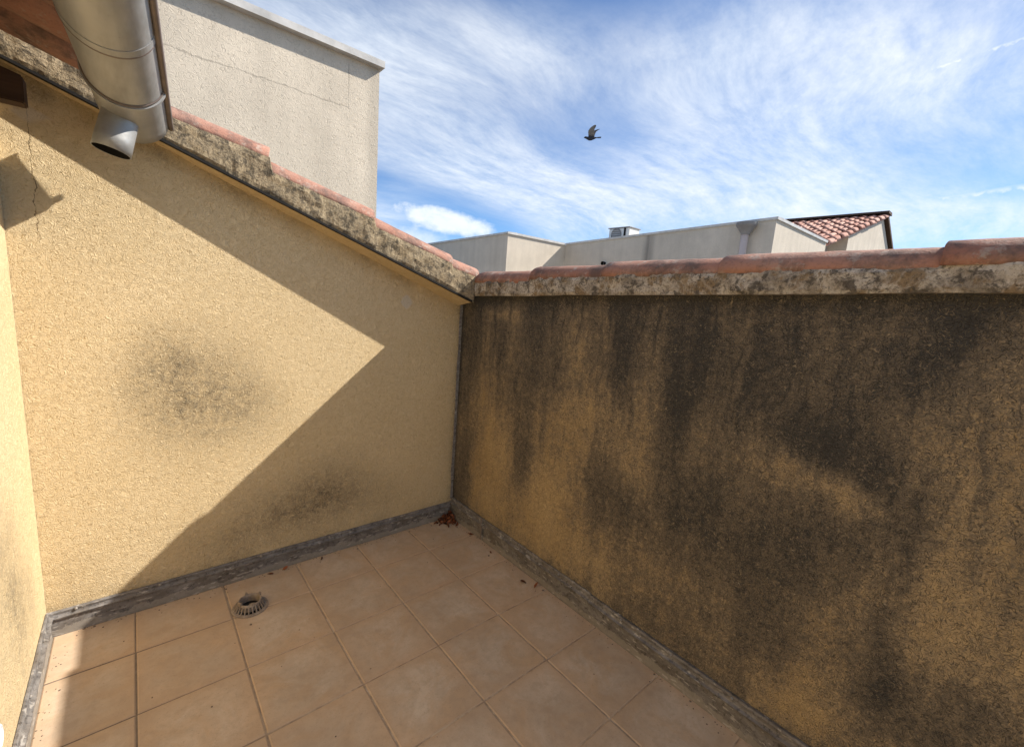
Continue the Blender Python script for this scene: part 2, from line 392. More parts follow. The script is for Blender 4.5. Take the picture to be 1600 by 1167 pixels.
def grout(t):
    p = t.pos(); x, y, z = t.sep(p); n = t.noise(p, 14.0, 4, 0.7)
    col = t.mix(t.mapr(n, 0.40, 0.60), (0.54, 0.43, 0.32), (0.34, 0.255, 0.185))
    return t.mix(t.mapr(x, -1.70, -1.1, 0.7, 0.0), col, (0.11, 0.09, 0.072))

def zinc_flash(t):
    p = t.pos(); x, y, z = t.sep(p)
    n = t.noise(p, 7.0, 6, 0.7); s = t.noise(t.mapping(p, (5, 5, 11)), 2.2, 5, 0.72); f = t.noise(p, 60.0, 4, 0.78)
    col = t.mix(t.mapr(s, 0.32, 0.68), (0.105, 0.098, 0.096), (0.29, 0.275, 0.265))
    col = t.mix(t.mapr(n, 0.45, 0.65, 0, 0.7), col, (0.16, 0.135, 0.11))
    col = t.mix(t.mapr(f, 0.52, 0.66, 0, 0.8), col, (0.05, 0.045, 0.042))
    lim = t.math('ADD', t.math('MULTIPLY', t.noise(p, 12.0, 5, 0.7), 0.10), -0.02)
    col = t.mix(t.math('MULTIPLY', t.math('LESS_THAN', z, lim), 0.6), col, (0.33, 0.30, 0.255))
    col = t.mix(t.mapr(t.noise(t.mapping(p, (1, 1, 3), (2, 5, 1)), 24.0, 3), 0.60, 0.66, 0, 0.6), col, (0.50, 0.47, 0.43))
    return {'color': col, 'normal': t.bump(t.math('ADD', n, t.math('MULTIPLY', f, 0.4)), 0.5, 0.004), 'rough': t.mapr(n, 0.3, 0.7, 0.45, 0.75)}

def gutter_zinc(t):
    p = t.pos(); n = t.noise(p, 4.0, 4, 0.6); s = t.noise(t.mapping(p, (16, 2, 16)), 1.0, 4, 0.6); f = t.noise(p, 60, 4, 0.7)
    col = t.mix(t.mapr(n, 0.3, 0.7), (0.36, 0.365, 0.365), (0.47, 0.475, 0.47))
    col = t.mix(t.mapr(s, 0.45, 0.68, 0, 0.6), col, (0.27, 0.265, 0.25))
    col = t.mix(t.mapr(f, 0.66, 0.75, 0, 0.4), col, (0.22, 0.20, 0.18))
    return {'color': col, 'normal': t.bump(n, 0.5, 0.02), 'rough': t.mapr(s, 0.3, 0.7, 0.38, 0.6)}

def simple(c, c2=None, scale=20.0, bump=0.0):
    c2 = c2 or tuple(k*0.75 for k in c)
    def f(t):
        p = t.pos(); n = t.noise(p, scale, 5, 0.65)
        r = {'color': t.mix(t.mapr(n, 0.35, 0.7), c, c2)}
        if bump: r['normal'] = t.bump(n, 0.6, bump)
        return r
    return f

def wood(t):
    p = t.pos(); n = t.noise(t.mapping(p, (2, 24, 24)), 1.5, 5, 0.65)
    return {'color': t.mix(t.mapr(n, 0.3, 0.7), (0.052, 0.030, 0.018), (0.10, 0.058, 0.034)), 'normal': t.bump(n, 0.5, 0.004)}

def leaf(t):
    oi = t.attr('tint')
    return t.mix(oi, (0.10, 0.035, 0.016), (0.30, 0.105, 0.045))

M = {
 'ochre': material('ochre render', ochre_wall(True), 0.92, spec=0.15),
 'ochre_c': material('ochre render house', ochre_wall(False), 0.92, spec=0.15),
 'stained': material('stained ochre render', stained_wall, 0.92, spec=0.12),
 'tower': material('pale render tower', concrete('x', (0.69, 0.605, 0.485), True), 0.92, spec=0.15),
 'grey_x': material('lit concrete x', concrete('x', (0.70, 0.62, 0.51)), 0.92, spec=0.15),  # lighter copy, the light on sunward faces put into the tone
 'grey_y': material('shaded concrete y', concrete('y', (0.62, 0.56, 0.475)), 0.92, spec=0.15),  # darker copy of the same concrete for faces turned from the sun
 'clay': material('terracotta', terracotta, 0.82),
 'roof_clay': material('far roof clay', roof_clay, 0.85),
 'mortar_b': material('lichen mortar', mortar([(0.30, 0.265, 0.22), (0.56, 0.51, 0.44), (0.09, 0.08, 0.07), (0.27, 0.20, 0.125)]), 0.95, spec=0.1),
 'mortar_a': material('tan mortar', mortar([(0.28, 0.225, 0.15), (0.43, 0.34, 0.22), (0.11, 0.092, 0.068), (0.32, 0.245, 0.15)]), 0.95, spec=0.1),
 'tile': material('floor tile', floor_tile, 0.6, spec=0.35),
 'grout': material('grout', grout, 0.95, spec=0.1),
 'flash': material('weathered zinc flashing', zinc_flash, 0.6, 0.25),
 'zinc': material('gutter zinc', gutter_zinc, 0.4, 0.45, 0.5),
 'bead': material('brown grey bead', simple((0.25, 0.205, 0.185), (0.17, 0.14, 0.125), 12), 0.55, 0.35),
 'cap': material('pale metal cap', simple((0.60, 0.585, 0.56), (0.42, 0.41, 0.39), 6), 0.55, 0.0),
 'wood': material('dark wood', wood, 0.8),
 'dark': material('near black', simple((0.02, 0.018, 0.017)), 0.9),
 'plastic': material('beige drain plastic', simple((0.36, 0.295, 0.235), (0.22, 0.17, 0.13), 40), 0.6),
 'white': material('white plastic', simple((0.72, 0.72, 0.72), (0.62, 0.62, 0.62)), 0.4),
 'pipe': material('pinkish downpipe', simple((0.70, 0.56, 0.49), (0.60, 0.48, 0.42), 5), 0.6),
 'hopper': material('grey hopper', simple((0.26, 0.25, 0.245), (0.20, 0.19, 0.185), 8), 0.6),
 'ac': material('white painted steel', simple((0.70, 0.70, 0.68), (0.60, 0.60, 0.58)), 0.5),
 'leaf': material('dry leaves', leaf, 0.85),
 'ground': material('street', simple((0.10, 0.095, 0.09), (0.16, 0.15, 0.14), 0.2), 0.95),
 'nail': material('nail head', simple((0.35, 0.33, 0.31), (0.2, 0.18, 0.16), 90), 0.5, 0.5),
}

# ------------------------------------------------------------------ setting: ground, building mass, floor
GZ = -9.0
tag(MB().add([(-1500, -1500, GZ), (1500, -1500, GZ), (1500, 1500, GZ), (-1500, 1500, GZ)], [(0, 1, 2, 3)]).build('ground', M['ground']), kind='structure')
tag(MB().box(-6.0, 0.2, -6.0, 0.2, GZ, -0.06).build('building_base', M['grey_x'], base=(-3, -3, GZ)), kind='structure')

XC = -1.988; Y_END = -4.5
floor = tag(MB().add([(XC-0.02, Y_END, -0.0030), (0.02, Y_END, -0.0030), (0.02, 0.02, -0.0030), (XC-0.02, 0.02, -0.0030)], [(0, 1, 2, 3)]).build('floor', M['grout']), kind='structure')

T = 0.34; GAP = 0.0052
def tile_mesh(w, d):
    """slab with eased edges, a grid on top so the kiln-shaded rim can be coloured"""
    bm = bmesh.new(); n = 7
    def lin(L): return [-L/2, -L/2+0.004] + [(-0.5 + (i+1)/(n-1)*1.0)*L for i in range(n-2)] + [L/2-0.004, L/2]
    xs = lin(w); ys = lin(d); grid = []
    for j, y in enumerate(ys):
        for i, x in enumerate(xs):
            rim = i in (0, len(xs)-1) or j in (0, len(ys)-1)
            grid.append(bm.verts.new((x, y, -0.0022 if rim else 0.0)))
    nx = len(xs)
    for j in range(len(ys)-1):
        for i in range(nx-1): bm.faces.new((grid[j*nx+i], grid[j*nx+i+1], grid[(j+1)*nx+i+1], grid[(j+1)*nx+i]))
    be = [e for e in bm.edges if e.is_boundary]
    r = bmesh.ops.extrude_edge_only(bm, edges=be)
    for v in r['geom']:
        if isinstance(v, bmesh.types.BMVert): v.co.z = -0.009
    bmesh.ops.recalc_face_normals(bm, faces=bm.faces)
    me = bpy.data.meshes.new('tile'); bm.to_mesh(me); bm.free(); me.materials.append(M['tile'])
    at = me.attributes.new('edge', 'FLOAT', 'POINT'); vals = []
    for v in me.vertices:
        q = min(w/2-abs(v.co.x), d/2-abs(v.co.y)); vals.append(max(0, 1-q/0.075)**1.3)
    at.data.foreach_set('value', vals)
    return me
tile_cache = {}
xl = [0.0 - 0.012, -0.3524] + [-0.3524 - T*i for i in range(1, 5)] + [XC + 0.012]
yl = [0.0 - 0.012] + [-0.300 - T*j for j in range(0, 13)]
for i in range(len(xl)-1):
    for j in range(len(yl)-1):
        w = round(xl[i]-xl[i+1]-GAP, 4); d = round(yl[j]-yl[j+1]-GAP, 4)
        me = tile_cache.get((w, d)) or tile_cache.setdefault((w, d), tile_mesh(w, d))
        o = bpy.data.objects.new('tile', me); COL.objects.link(o); o.parent = floor
        o.location = ((xl[i]+xl[i+1])/2 + random.uniform(-.0012, .0012), (yl[j]+yl[j+1])/2 + random.uniform(-.0012, .0012), random.uniform(-.0006, .0006))
        o.rotation_euler = (random.uniform(-.0015, .0015), random.uniform(-.0015, .0015), random.uniform(-.003, .003))

# ------------------------------------------------------------------ terrace walls
def wall_slab(name, mp, u0, u1, top, thick, stain, mat, du, base, label, cat, z0=-0.05, nz=80):
    """mp(u, z, depth) -> world; front grid carries the 'stain' attribute"""
    nu = max(2, int(round((u1-u0)/du))); us = np.linspace(u0, u1, nu+1); vs = []; fs = []
    U = []; Z = []
    for u in us:
        for k in range(nz+1):
            z = z0 + (top(u)-z0)*k/nz; vs.append(mp(u, z, 0)); U.append(u); Z.append(z)
    for i in range(nu):
        for k in range(nz):
            a = i*(nz+1)+k; fs.append((a, a+nz+1, a+nz+2, a+1))
    b = len(vs)
    for u, z in ((u0, z0), (u1, z0), (u1, top(u1)), (u0, top(u0))): vs.append(mp(u, z, thick)); U.append(u); Z.append(z)
    fs.append((b, b+1, b+2, b+3))
    fs.append(tuple(i*(nz+1)+nz for i in range(nu+1)) + (b+2, b+3))
    fs.append(tuple(i*(nz+1) for i in range(nu+1)) + (b+1, b))
    fs.append(tuple(k for k in range(nz+1)) + (b+3, b))
    fs.append(tuple(nu*(nz+1)+k for k in range(nz+1)) + (b+2, b+1))
    o = mesh_obj(name, vs, fs, mat, base=base)
    st = np.clip(stain(np.array(U), np.array(Z)), 0, 1.4)
    at = o.data.attributes.new('stain', 'FLOAT', 'POINT'); at.data.foreach_set('value', st.astype(np.float32))
    return tag(o, label, cat)

def blobs(u, z, lst, seed, wob=0.09):
    n1 = vnoise(u*3.1+9, z*3.1+4, seed, 4)-0.5; n2 = vnoise(u*3.1+31, z*3.1+17, seed+1, 4)-0.5
    uu = u + n1*wob*2.2; zz = z + n2*wob*2.2; s = 0*u
    for c, h, su, sz, a in lst:
        q = ((uu-c)/su)**2 + ((zz-h)/sz)**2
        s = s + a*np.exp(-0.62*q)
    return s

AX = lambda x: -0.1780 - 0.0620*x                    # front face of the sloping coping (y)
AZ_ = lambda x: 1.528 + 0.3704*(-0.11 - x)            # its lower front edge (z)

A_BL = [(-1.43, .99, .19, .20, .58), (-1.55, 1.15, .09, .09, .28), (-1.21, .92, .13, .12, .22), (-.86, .37, .21, .13, .55), (-1.10, .31, .22, .10, .32), (-1.35, .22, .2, .08, .25), (-1.9, .25, .08, .12, .15), (-.5, .25, .2, .1, .2)]
def stain_a(u, z):
    s = blobs(u, z, A_BL, 3, 0.05)
    s = s + 0.55*np.exp(-((u+0.0)/0.035)**2)*(0.6+0.8*vnoise(z*6, u*6, 12)) + 0.14*np.exp(-((u)/0.14)**2)
    s = s + 0.25*np.exp(-((z-0.11)/0.05)**2)*vnoise(u*7+3, z*3, 5)*1.6
    top = AZ_(u)
    s = s + 0.5*np.exp(-((z-(top-0.03))/0.05)**2)*np.clip(vnoise(u*9+2, z*2, 8)*1.8-0.5, 0, 1)
    return s + 0.05*vnoise(u*2, z*2, 9)
wall_a = wall_slab('terrace_wall', lambda u, z, d: (u, 0.0+d, z), -2.2, 0.2, lambda u: AZ_(u)+0.02, 0.2, stain_a, M['ochre'], 0.02, (-1, 0, 0),
    'yellow rendered side wall with sloping top, half sunlit and half in shadow', 'wall')

B_BL = [(-2.29, 1.5, 0.06, 0.1, 0.5), (-2.1, 1.38, 0.20, 0.18, 0.16), (-1.99, 1.17, 0.1, 0.06, 0.42), (-2.15, 1.13, 0.12, 0.08, 0.35), (-2.28, 1.05, 0.06, 0.1, 0.45), (-2.3, 0.9, 0.04, 0.1, 0.35), (-1.57, 1.15, 0.03, 0.09, 0.4), (-1.24, 1.28, 0.17, 0.29, 0.2), (-1.67, 1.27, 0.12, 0.27, 0.25), (-0.57, 0.9, 0.2, 0.22, 0.28), (-0.66, 0.56, 0.08, 0.17, 0.45), (-0.13, 0.36, 0.08, 0.3, 0.5), (-1.2, 0.64, 0.15, 0.16, 0.38), (-1.04, 0.36, 0.17, 0.17, 0.1), (-2.06, 0.82, 0.12, 0.14, 0.35), (-2.01, 0.45, 0.11, 0.17, 0.42), (-2.33, 0.44, 0.08, 0.09, 0.38), (-2.33, 0.63, 0.025, 0.18, 0.35), (-1.62, 0.84, 0.16, 0.16, 0.2), (-1.51, 0.37, 0.18, 0.14, 0.2), (-2.54, 0.53, 0.04, 0.07, 0.3), (-1.79, 0.75, 0.12, 0.15, 0.15),
 (-0.36, 0.49, 0.17, 0.37, -0.6), (-0.89, 0.41, 0.24, 0.22, -0.6), (-0.97, 0.93, 0.2, 0.16, -0.38), (-1.33, 1.04, 0.09, 0.12, -0.36), (-1.41, 0.83, 0.1, 0.1, -0.3), (-1.66, 1.04, 0.07, 0.1, -0.35), (-2.06, 1.055, 0.1, 0.05, -0.5), (-2.18, 1.02, 0.06, 0.06, -0.4), (-0.4, 1.43, 0.15, 0.035, -0.45), (-1.0, 1.38, 0.09, 0.22, -0.27), (-2.38, 1.42, 0.05, 0.12, -0.2), (-2.43, 1.11, 0.08, 0.2, -0.2), (-2.46, 0.68, 0.1, 0.14, -0.28), (-2.11, 0.22, 0.12, 0.1, -0.45), (-1.85, 1.07, 0.05, 0.16, -0.3), (-2.17, 0.61, 0.1, 0.13, -0.2), (-1.37, 0.36, 0.21, 0.12, -0.2), (-0.34, 1.01, 0.12, 0.24, -0.25)]
B_BOT = lambda y: 1.535 - 0.042*y
def stain_b(u, z):
    t = (B_BOT(u)-z)
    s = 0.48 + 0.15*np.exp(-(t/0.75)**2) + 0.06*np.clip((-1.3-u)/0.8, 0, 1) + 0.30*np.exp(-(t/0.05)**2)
    s = s + 0.14*np.exp(-(t/0.55)**2)*np.clip((u+1.6)/0.8, 0, 1)
    dr = vnoise(u*7.0+3, z*0.9+2, 21, 4)                    # run-off streaks
    s = s + (dr-0.5)*0.8*np.clip(1.15-t*0.85, 0.1, 1)
    s = s + blobs(u, z, B_BL, 22, 0.05)*0.85
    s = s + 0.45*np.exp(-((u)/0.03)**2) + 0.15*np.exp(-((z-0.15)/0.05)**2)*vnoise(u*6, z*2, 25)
    return s + (vnoise(u*4.5, z*4.5, 26)-0.5)*0.35
wall_b = wall_slab('parapet_wall', lambda u, z, d: (0.0+d, u, z), Y_END, -0.002, lambda u: B_BOT(u)+0.02, 0.2, stain_b, M['stained'], 0.02, (0, -2, 0),
    'ochre parapet wall covered in black mould and run-off stains, in full shade', 'wall', nz=90)

def stain_c(u, z):
    return blobs(u, z, [(-.42, .42, .10, .22, .5), (-.58, .62, .1, .25, .35), (-.25, .3, .08, .12, .3), (-.9, .3, .2, .2, .3)], 41, .05) + 0.2*np.exp(-((z-.15)/.08)**2)*vnoise(u*5, z, 42)
wall_c = wall_slab('house_wall', lambda u, z, d: (XC-d, u, z), Y_END, -0.002, lambda u: 2.36, 0.2, stain_c, M['ochre_c'], 0.03, (XC, -2, 0),
    'bright sunlit pale yellow house wall along the left edge', 'wall')

# grey corner strip where the two walls meet
mb = MB(); rings = []
for k in range(31):
    z = 0.13 + (1.50-0.13)*k/30; w = 0.022 + 0.008*mnoise.noise((0, 3, z*7)); d = 0.003+0.002*mnoise.noise((5, 3, z*9))
    rings.append([(-w, 0.004, z), (-w, -d, z), (-0.004, -d-0.003, z), (-0.001, 0.004, z)])
mb.loft(rings).build('corner_strip', M['flash'], wall_a)

# ------------------------------------------------------------------ copings: mortar bed with ridge tiles
def canal_tile(name, L, w0, w1, h, th, nseg=12, nl=8, seed=0):
    """half-round clay tile, from x=0 (low end, wide) to x=L; slightly warped"""
    vs = []; fs = []; n = nseg+1
    for s, (dr) in enumerate((0.0, th)):
        for i in range(nl+1):
            x = L*i/nl; w = w0 + (w1-w0)*i/nl
            for j in range(n):
                a = math.pi*j/nseg; wob = 0.0025*mnoise.noise((x*9+seed*3, j*0.5, seed))
                vs.append((x + (0.004*mnoise.noise((j*.6, seed, 2)) if i in (0, nl) else 0), -math.cos(a)*(w-dr+wob), math.sin(a)**0.85*(h-dr+wob)))
    off = (nl+1)*n
    for i in range(nl):
        for j in range(nseg):
            a = i*n+j; fs.append((a, a+1, a+n+1, a+n)); fs.append((off+a, off+a+n, off+a+n+1, off+a+1))
    for i in range(nl):
        for j in (0, nseg):
            a = i*n+j; q = (a, a+n, off+a+n, off+a); fs.append(q)
    for j in range(nseg):
        for i in (0, nl):
            a = i*n+j; fs.append((a, off+a, off+a+1, a+1))
    me = bpy.data.meshes.new(name); me.from_pydata(vs, [], fs); me.materials.append(M['clay'])
    bm = bmesh.new(); bm.from_mesh(me); bmesh.ops.recalc_face_normals(bm, faces=bm.faces); bm.to_mesh(me); bm.free()
    me.polygons.foreach_set('use_smooth', [True]*len(me.polygons))
    return me

def frame(o, xdir, up=Vector((0, 0, 1))):
    x = Vector(xdir).normalized(); y = up.cross(x).normalized(); z = x.cross(y)
    return Matrix(((x.x, y.x, z.x, o[0]), (x.y, y.y, z.y, o[1]), (x.z, y.z, z.z, o[2]), (0, 0, 0, 1)))

def mortar_bed(name, stations, inward, width, mat, parent, amp=0.006):
    """stations: (front x, front y, zbot, ztop); rough front face"""
    rows = 7; rings = []
    for (x, y, zb, zt) in stations:
        ring = []
        for k in range(rows):
            z = zb + (zt-zb)*k/(rows-1)
            n = mnoise.fractal((x*17, y*17, z*17), 0.8, 2.0, 4)*amp
            n += mnoise.noise((x*5, y*5, z*9))*amp*0.9
            rnd = 0.006*(1 if k in (0, rows-1) else 0)
            if k == 0: n = 0
            dz = mnoise.noise((x*23+4, y*23, k*3))*(0.0035 if k else 0.0005)
            ring.append((x - inward[0]*(n-rnd), y - inward[1]*(n-rnd), z + dz))
        ring.append((x+inward[0]*width, y+inward[1]*width, zt)); ring.append((x+inward[0]*width, y+inward[1]*width, zb))
        rings.append(ring)
    mb = MB().loft(rings)
    o = mb.build(name, mat, parent, smooth=False)
    return o

# side coping (slopes down to the corner)
cop_a = empty('wall_coping', (-0.9, 0, 1.8), 'sloping coping of stepped red clay tiles on tan mortar above the yellow side wall', 'coping')
A_T = [(-2.10, 2.425, .26), (-1.63, 2.245, .22), (-1.150, 2.072, .20), (-.668, 1.884, .27), (-.195, 1.709, .30), (-.005, 1.645, .24)]   # low end x, tile underside z, slope
def a_top(x):
    for i in range(1, len(A_T)):
        if x <= A_T[i][0]: return A_T[i][1] + (A_T[i][0]-x)*A_T[i][2]
    return A_T[-1][1]
st = []
x = -2.16
while x < -0.028:
    st.append((x, AX(x), AZ_(x), a_top(x)+0.008)); x += 0.012
mortar_bed('mortar_bed', st, (0, 1), 0.30, M['mortar_a'], cop_a)
mb = MB(); rings = []
for k in range(60):
    x = -2.16 + 2.125*k/59; y = AX(x); z = AZ_(x); w = 0.004*mnoise.noise((x*9, 1, 1))
    rings.append([(x, y+0.024, z+0.002), (x, y+0.20, z+0.002), (x, y+0.20, z-0.034+w), (x, y+0.08+w, z-0.008+w)])
o = mb.loft(rings).build('fillet', M['ochre_c'], cop_a)
rings = []
for k in range(40):
    x = -2.16 + 2.108*k/39; y = AX(x); z = AZ_(x); rings.append([(x, y-0.003, z-0.004), (x, y+0.022, z-0.004), (x, y+0.022, z+0.006), (x, y-0.003, z+0.006)])
MB().loft(rings).build('drip_edge', M['dark'], cop_a)
for i in range(1, len(A_T)):
    xe, ze, sl = A_T[i]; L = min(0.54, 0.54 if i < len(A_T)-1 else 0.36)
    me = canal_tile('ridge_tile', L, 0.105, 0.095, 0.075, 0.014, seed=i)
    d = Vector((-1, 0.0640, sl)); yc = AX(xe) + 0.012 + 0.10
    instance('ridge_tile', me, frame((xe, yc, ze), d), cop_a)

# parapet coping
cop_b = empty('wall_coping', (0.05, -1.5, 1.6), 'nearly level coping of red ridge tiles on lichen-stained mortar along the dark parapet', 'coping')
B_T = [(-.180, 1.622), (-.672, 1.648), (-1.150, 1.665), (-1.676, 1.680), (-2.257, 1.702), (-2.80, 1.724), (-3.33, 1.746), (-3.86, 1.768), (-4.40, 1.79)]
def b_top(y):
    for i in range(len(B_T)-1):
        if y >= B_T[i+1][0]:
            t = (B_T[i][0]-y)/(B_T[i][0]-B_T[i+1][0]); return B_T[i][1] + t*0.006
    return B_T[-1][1]
st = []; y = -0.188
while y > Y_END:
    st.append((-0.045 + 0.004*mnoise.noise((0, y*3, 1)), y, B_BOT(y) + 0.006*mnoise.noise((2, y*2.5, 0)), b_top(y)+0.010)); y -= 0.012
mortar_bed('mortar_bed', st, (1, 0), 0.28, M['mortar_b'], cop_b, 0.006)
for i in range(len(B_T)-1):
    y0, z0 = B_T[i]; L = B_T[i][0]-B_T[i+1][0] + 0.075
    me = canal_tile('ridge_tile', L, 0.112, 0.100, 0.076, 0.014, seed=20+i)
    d = Vector((random.uniform(-.008, .008), -1, 0.010))
    instance('ridge_tile', me, frame((0.065, y0, z0), d), cop_b)

# ------------------------------------------------------------------ metal skirting flashings
def flashing(name, mp, u0, u1, h, label, nails, lift=0.0, joints=()):
    root = empty(name, mp(u0, 0, 0), label, 'flashing', 'metal flashings along the foot of the walls')
    prof = [(0.002, -0.004), (0.013, -0.004), (0.012, h*0.30), (0.0125, h*0.66), (0.021, h*0.70), (0.023, h*0.76), (0.014, h*0.80), (0.011, h*0.86), (0.012, h*0.95), (0.008, h), (0.002, h)]
    n = max(2, int(abs(u1-u0)/0.03)); rings = []
    for i in range(n+1):
        u = u0 + (u1-u0)*i/n; ring = []
        for k, (d, z) in enumerate(prof):
            w = 0.0035*mnoise.noise((u*6, z*12, h*31)) if 1 < k < len(prof)-1 else 0
            dz = 0.003*mnoise.noise((u*4, 7, h*9)) if k > 2 else 0
            ring.append(mp(u, z+dz, d+w+(lift if 0 < k < len(prof)-1 else 0)))
        rings.append(ring)
    MB().loft(rings).build('sheet', M['flash'], root, smooth=False)
    for u in nails:
        c = mp(u, h*0.92, 0.012+lift); c2 = mp(u, h*0.92, 0.018+lift)
        ax = Vector(c2)-Vector(c); side = Vector((0, 0, 1)).cross(ax).normalized(); up = Vector((0, 0, 1)); rr = []
        for rad, q in ((0.006, 0.0), (0.006, 0.4), (0.0035, 1.0)):
            rr.append([tuple(Vector(c)+ax*q+side*rad*math.cos(a*math.pi/4)+up*rad*math.sin(a*math.pi/4)) for a in range(8)])
        MB().loft(rr).build('nail', M['nail'], root)
    for u in joints:
        rr = []
        for uu in (u-0.006, u+0.006): rr.append([mp(uu, z*1.01, d+0.004+lift) for d, z in prof])
        MB().loft(rr).build('joint_cover', M['bead'], root)
    return root
flashing('skirting_flashing', lambda u, z, d: (u, -d, z), XC+0.002, -0.024, 0.110, 'weathered grey metal flashing at the foot of the yellow side wall', [-1.9, -1.62, -1.2, -.85, -.5, -.2])
flashing('skirting_flashing', lambda u, z, d: (-d, u, z), -0.003, -0.385, 0.140, 'short corner piece of grey metal flashing below the stained parapet, beside dry leaves', [-.07, -.20], 0.004, (-.372,))
flashing('skirting_flashing', lambda u, z, d: (-d, u, z), -0.388, -1.262, 0.140, 'middle length of grey metal flashing along the foot of the stained parapet', [-.55, -.8, -1.05])
flashing('skirting_flashing', lambda u, z, d: (-d, u, z), -1.262, Y_END, 0.136, 'nearest long streaked metal flashing along the foot of the stained parapet', [-1.45, -1.7, -1.95, -2.2], 0.004)
flashing('skirting_flashing', lambda u, z, d: (XC+d, u, z), -0.026, Y_END, 0.125, 'sunlit pale metal flashing at the foot of the house wall on the left', [-.2, -.5, -.8])

# ------------------------------------------------------------------ floor drain
DC = Vector((-1.297, -0.262, 0.0))
dr = empty('floor_drain', DC, 'round beige plastic drain strainer with slotted cone on the tiled floor', 'drain')
R0 = 0.076
MB().lathe([(R0, 0.001), (R0, 0.005), (R0-0.004, 0.007), (R0-0.013, 0.007), (R0-0.013, 0.001)], DC, 40, loop=True).build('flange', M['plastic'], dr, smooth=False)
MB().lathe([(0.051, 0.033), (0.048, 0.042), (0.044, 0.042), (0.041, 0.034), (0.040, 0.006), (0.046, 0.006), (0.046, 0.030)], DC, 40, loop=True).build('collar', M['plastic'], dr)
ribm = None
for k in range(24):
    if ribm is None:
        o = MB().add([(R0-.016, -.0022, .004), (R0-.007, -.0022, .004), (.052, -.0022, .034), (.046, -.0022, .034), (R0-.016, .0022, .004), (R0-.007, .0022, .004), (.052, .0022, .034), (.046, .0022, .034)],
            [(0, 1, 2, 3), (7, 6, 5, 4), (0, 4, 5, 1), (1, 5, 6, 2), (2, 6, 7, 3), (3, 7, 4, 0)]).build('rib', M['plastic'], None)
        ribm = o.data; o.parent = dr
    else:
        o = bpy.data.objects.new('rib', ribm); COL.objects.link(o); o.parent = dr
    o.rotation_euler = (0, 0, 2*math.pi*k/24)
MB().lathe([(0.060, 0.0012), (0.060, 0.0024), (0.001, 0.0024)], DC, 32).build('opening_disc', M['dark'], dr)  # black disc painted as the dark of the drain mouth; tile has no hole
MB().lathe([(0.020, 0.0025), (0.018, 0.012), (0.010, 0.017), (0.001, 0.018)], DC+Vector((0.008, -0.006, 0)), 16).build('plug', M['plastic'], dr, smooth=True)
for a in (1.75, 0.35, 3.6):
    c, s = math.cos(a), math.sin(a)
    mb = MB().box(-.004, .004, -.005, .005, .036, .052); mb.v = [(DC.x + c*(.047+v[0]) - s*v[1], DC.y + s*(.047+v[0]) + c*v[1], v[2]) for v in mb.v]
    mb.build('tab', M['plastic'], dr)

# ------------------------------------------------------------------ dry leaves in the corner
vs = []; fs = []; tint = []
for k in range(150):
    r = abs(random.gauss(0, 0.055)); a = random.uniform(math.pi, 1.5*math.pi)
    cx = -0.03 + r*math.cos(a)*1.15; cy = -0.03 + r*math.sin(a)*0.9
    cz = max(0.004, 0.045 - r*0.42)*random.uniform(0.1, 1.0)+0.004
    if k >= 143: cx, cy, cz = random.choice([(-0.03-abs(random.gauss(0, .03)), random.uniform(-1.6, -.1), .006), (random.uniform(-1.4, -.1), -0.03-abs(random.gauss(0, .03)), .006)])
    L = random.uniform(0.012, 0.026); w = L*random.uniform(0.3, 0.55)
    R = Matrix.Rotation(random.uniform(0, 6.28), 3, 'Z') @ Matrix.Rotation(random.uniform(-.9, .9), 3, 'X') @ Matrix.Rotation(random.uniform(-.7, .7), 3, 'Y'); tv = random.random()**1.5
    base = len(vs)
    for px, py, pz in ((-L, 0, 0), (-L*.3, w, .005), (L*.4, w*.8, .006), (L, 0, .002), (L*.4, -w*.8, .006), (-L*.3, -w, .005), (0, 0, -.002)):
        v = R @ Vector((px, py, pz)); vs.append((min(-0.018, cx+v.x), min(-0.018, cy+v.y), max(0.002, cz+v.z))); tint.append(tv)
    fs += [(base+i, base+(i+1) % 6, base+6) for i in range(6)]
o = mesh_obj('fallen_leaves', vs, fs, M['leaf'], base=(-0.05, -0.05, 0))
at = o.data.attributes.new('tint', 'FLOAT', 'POINT'); at.data.foreach_set('value', tint)
tag(o, 'small heap of dry reddish brown leaves in the corner of the floor', 'leaves', kind='stuff')

vs = []; fs = []
for k in range(420):
    w_ = random.random()
    if w_ < 0.40: gx, gy = random.uniform(-1.95, -0.05), -0.020-abs(random.gauss(0, 0.025))
    elif w_ < 0.75: gx, gy = -0.022-abs(random.gauss(0, 0.03)), random.uniform(-2.6, -0.05)
    elif w_ < 0.85: gx, gy = -1.97+abs(random.gauss(0, 0.025)), random.uniform(-1.0, -0.05)
    else: gx, gy = random.uniform(-1.9, -0.1), random.uniform(-2.2, -0.05)
    r = random.uniform(0.0012, 0.0038)*(1 if random.random() < .93 else 1.8); b0 = len(vs); q0 = random.uniform(0, 6.28)
    for i in range(5): vs.append((gx+r*math.cos(q0+i*1.257)*random.uniform(.7, 1.2), gy+r*math.sin(q0+i*1.257)*random.uniform(.7, 1.2), 0.0))
    vs.append((gx, gy, r*random.uniform(.5, 1.0))); fs += [(b0+i, b0+(i+1) % 5, b0+5) for i in range(5)]
o = mesh_obj('grit', vs, fs, material('grit', simple((0.20, 0.15, 0.11), (0.07, 0.055, 0.045), 60), 0.95), base=(-1, -1, 0))
tag(o, 'scattered dark grit and crumbs on the floor along the skirtings', 'grit', kind='stuff')

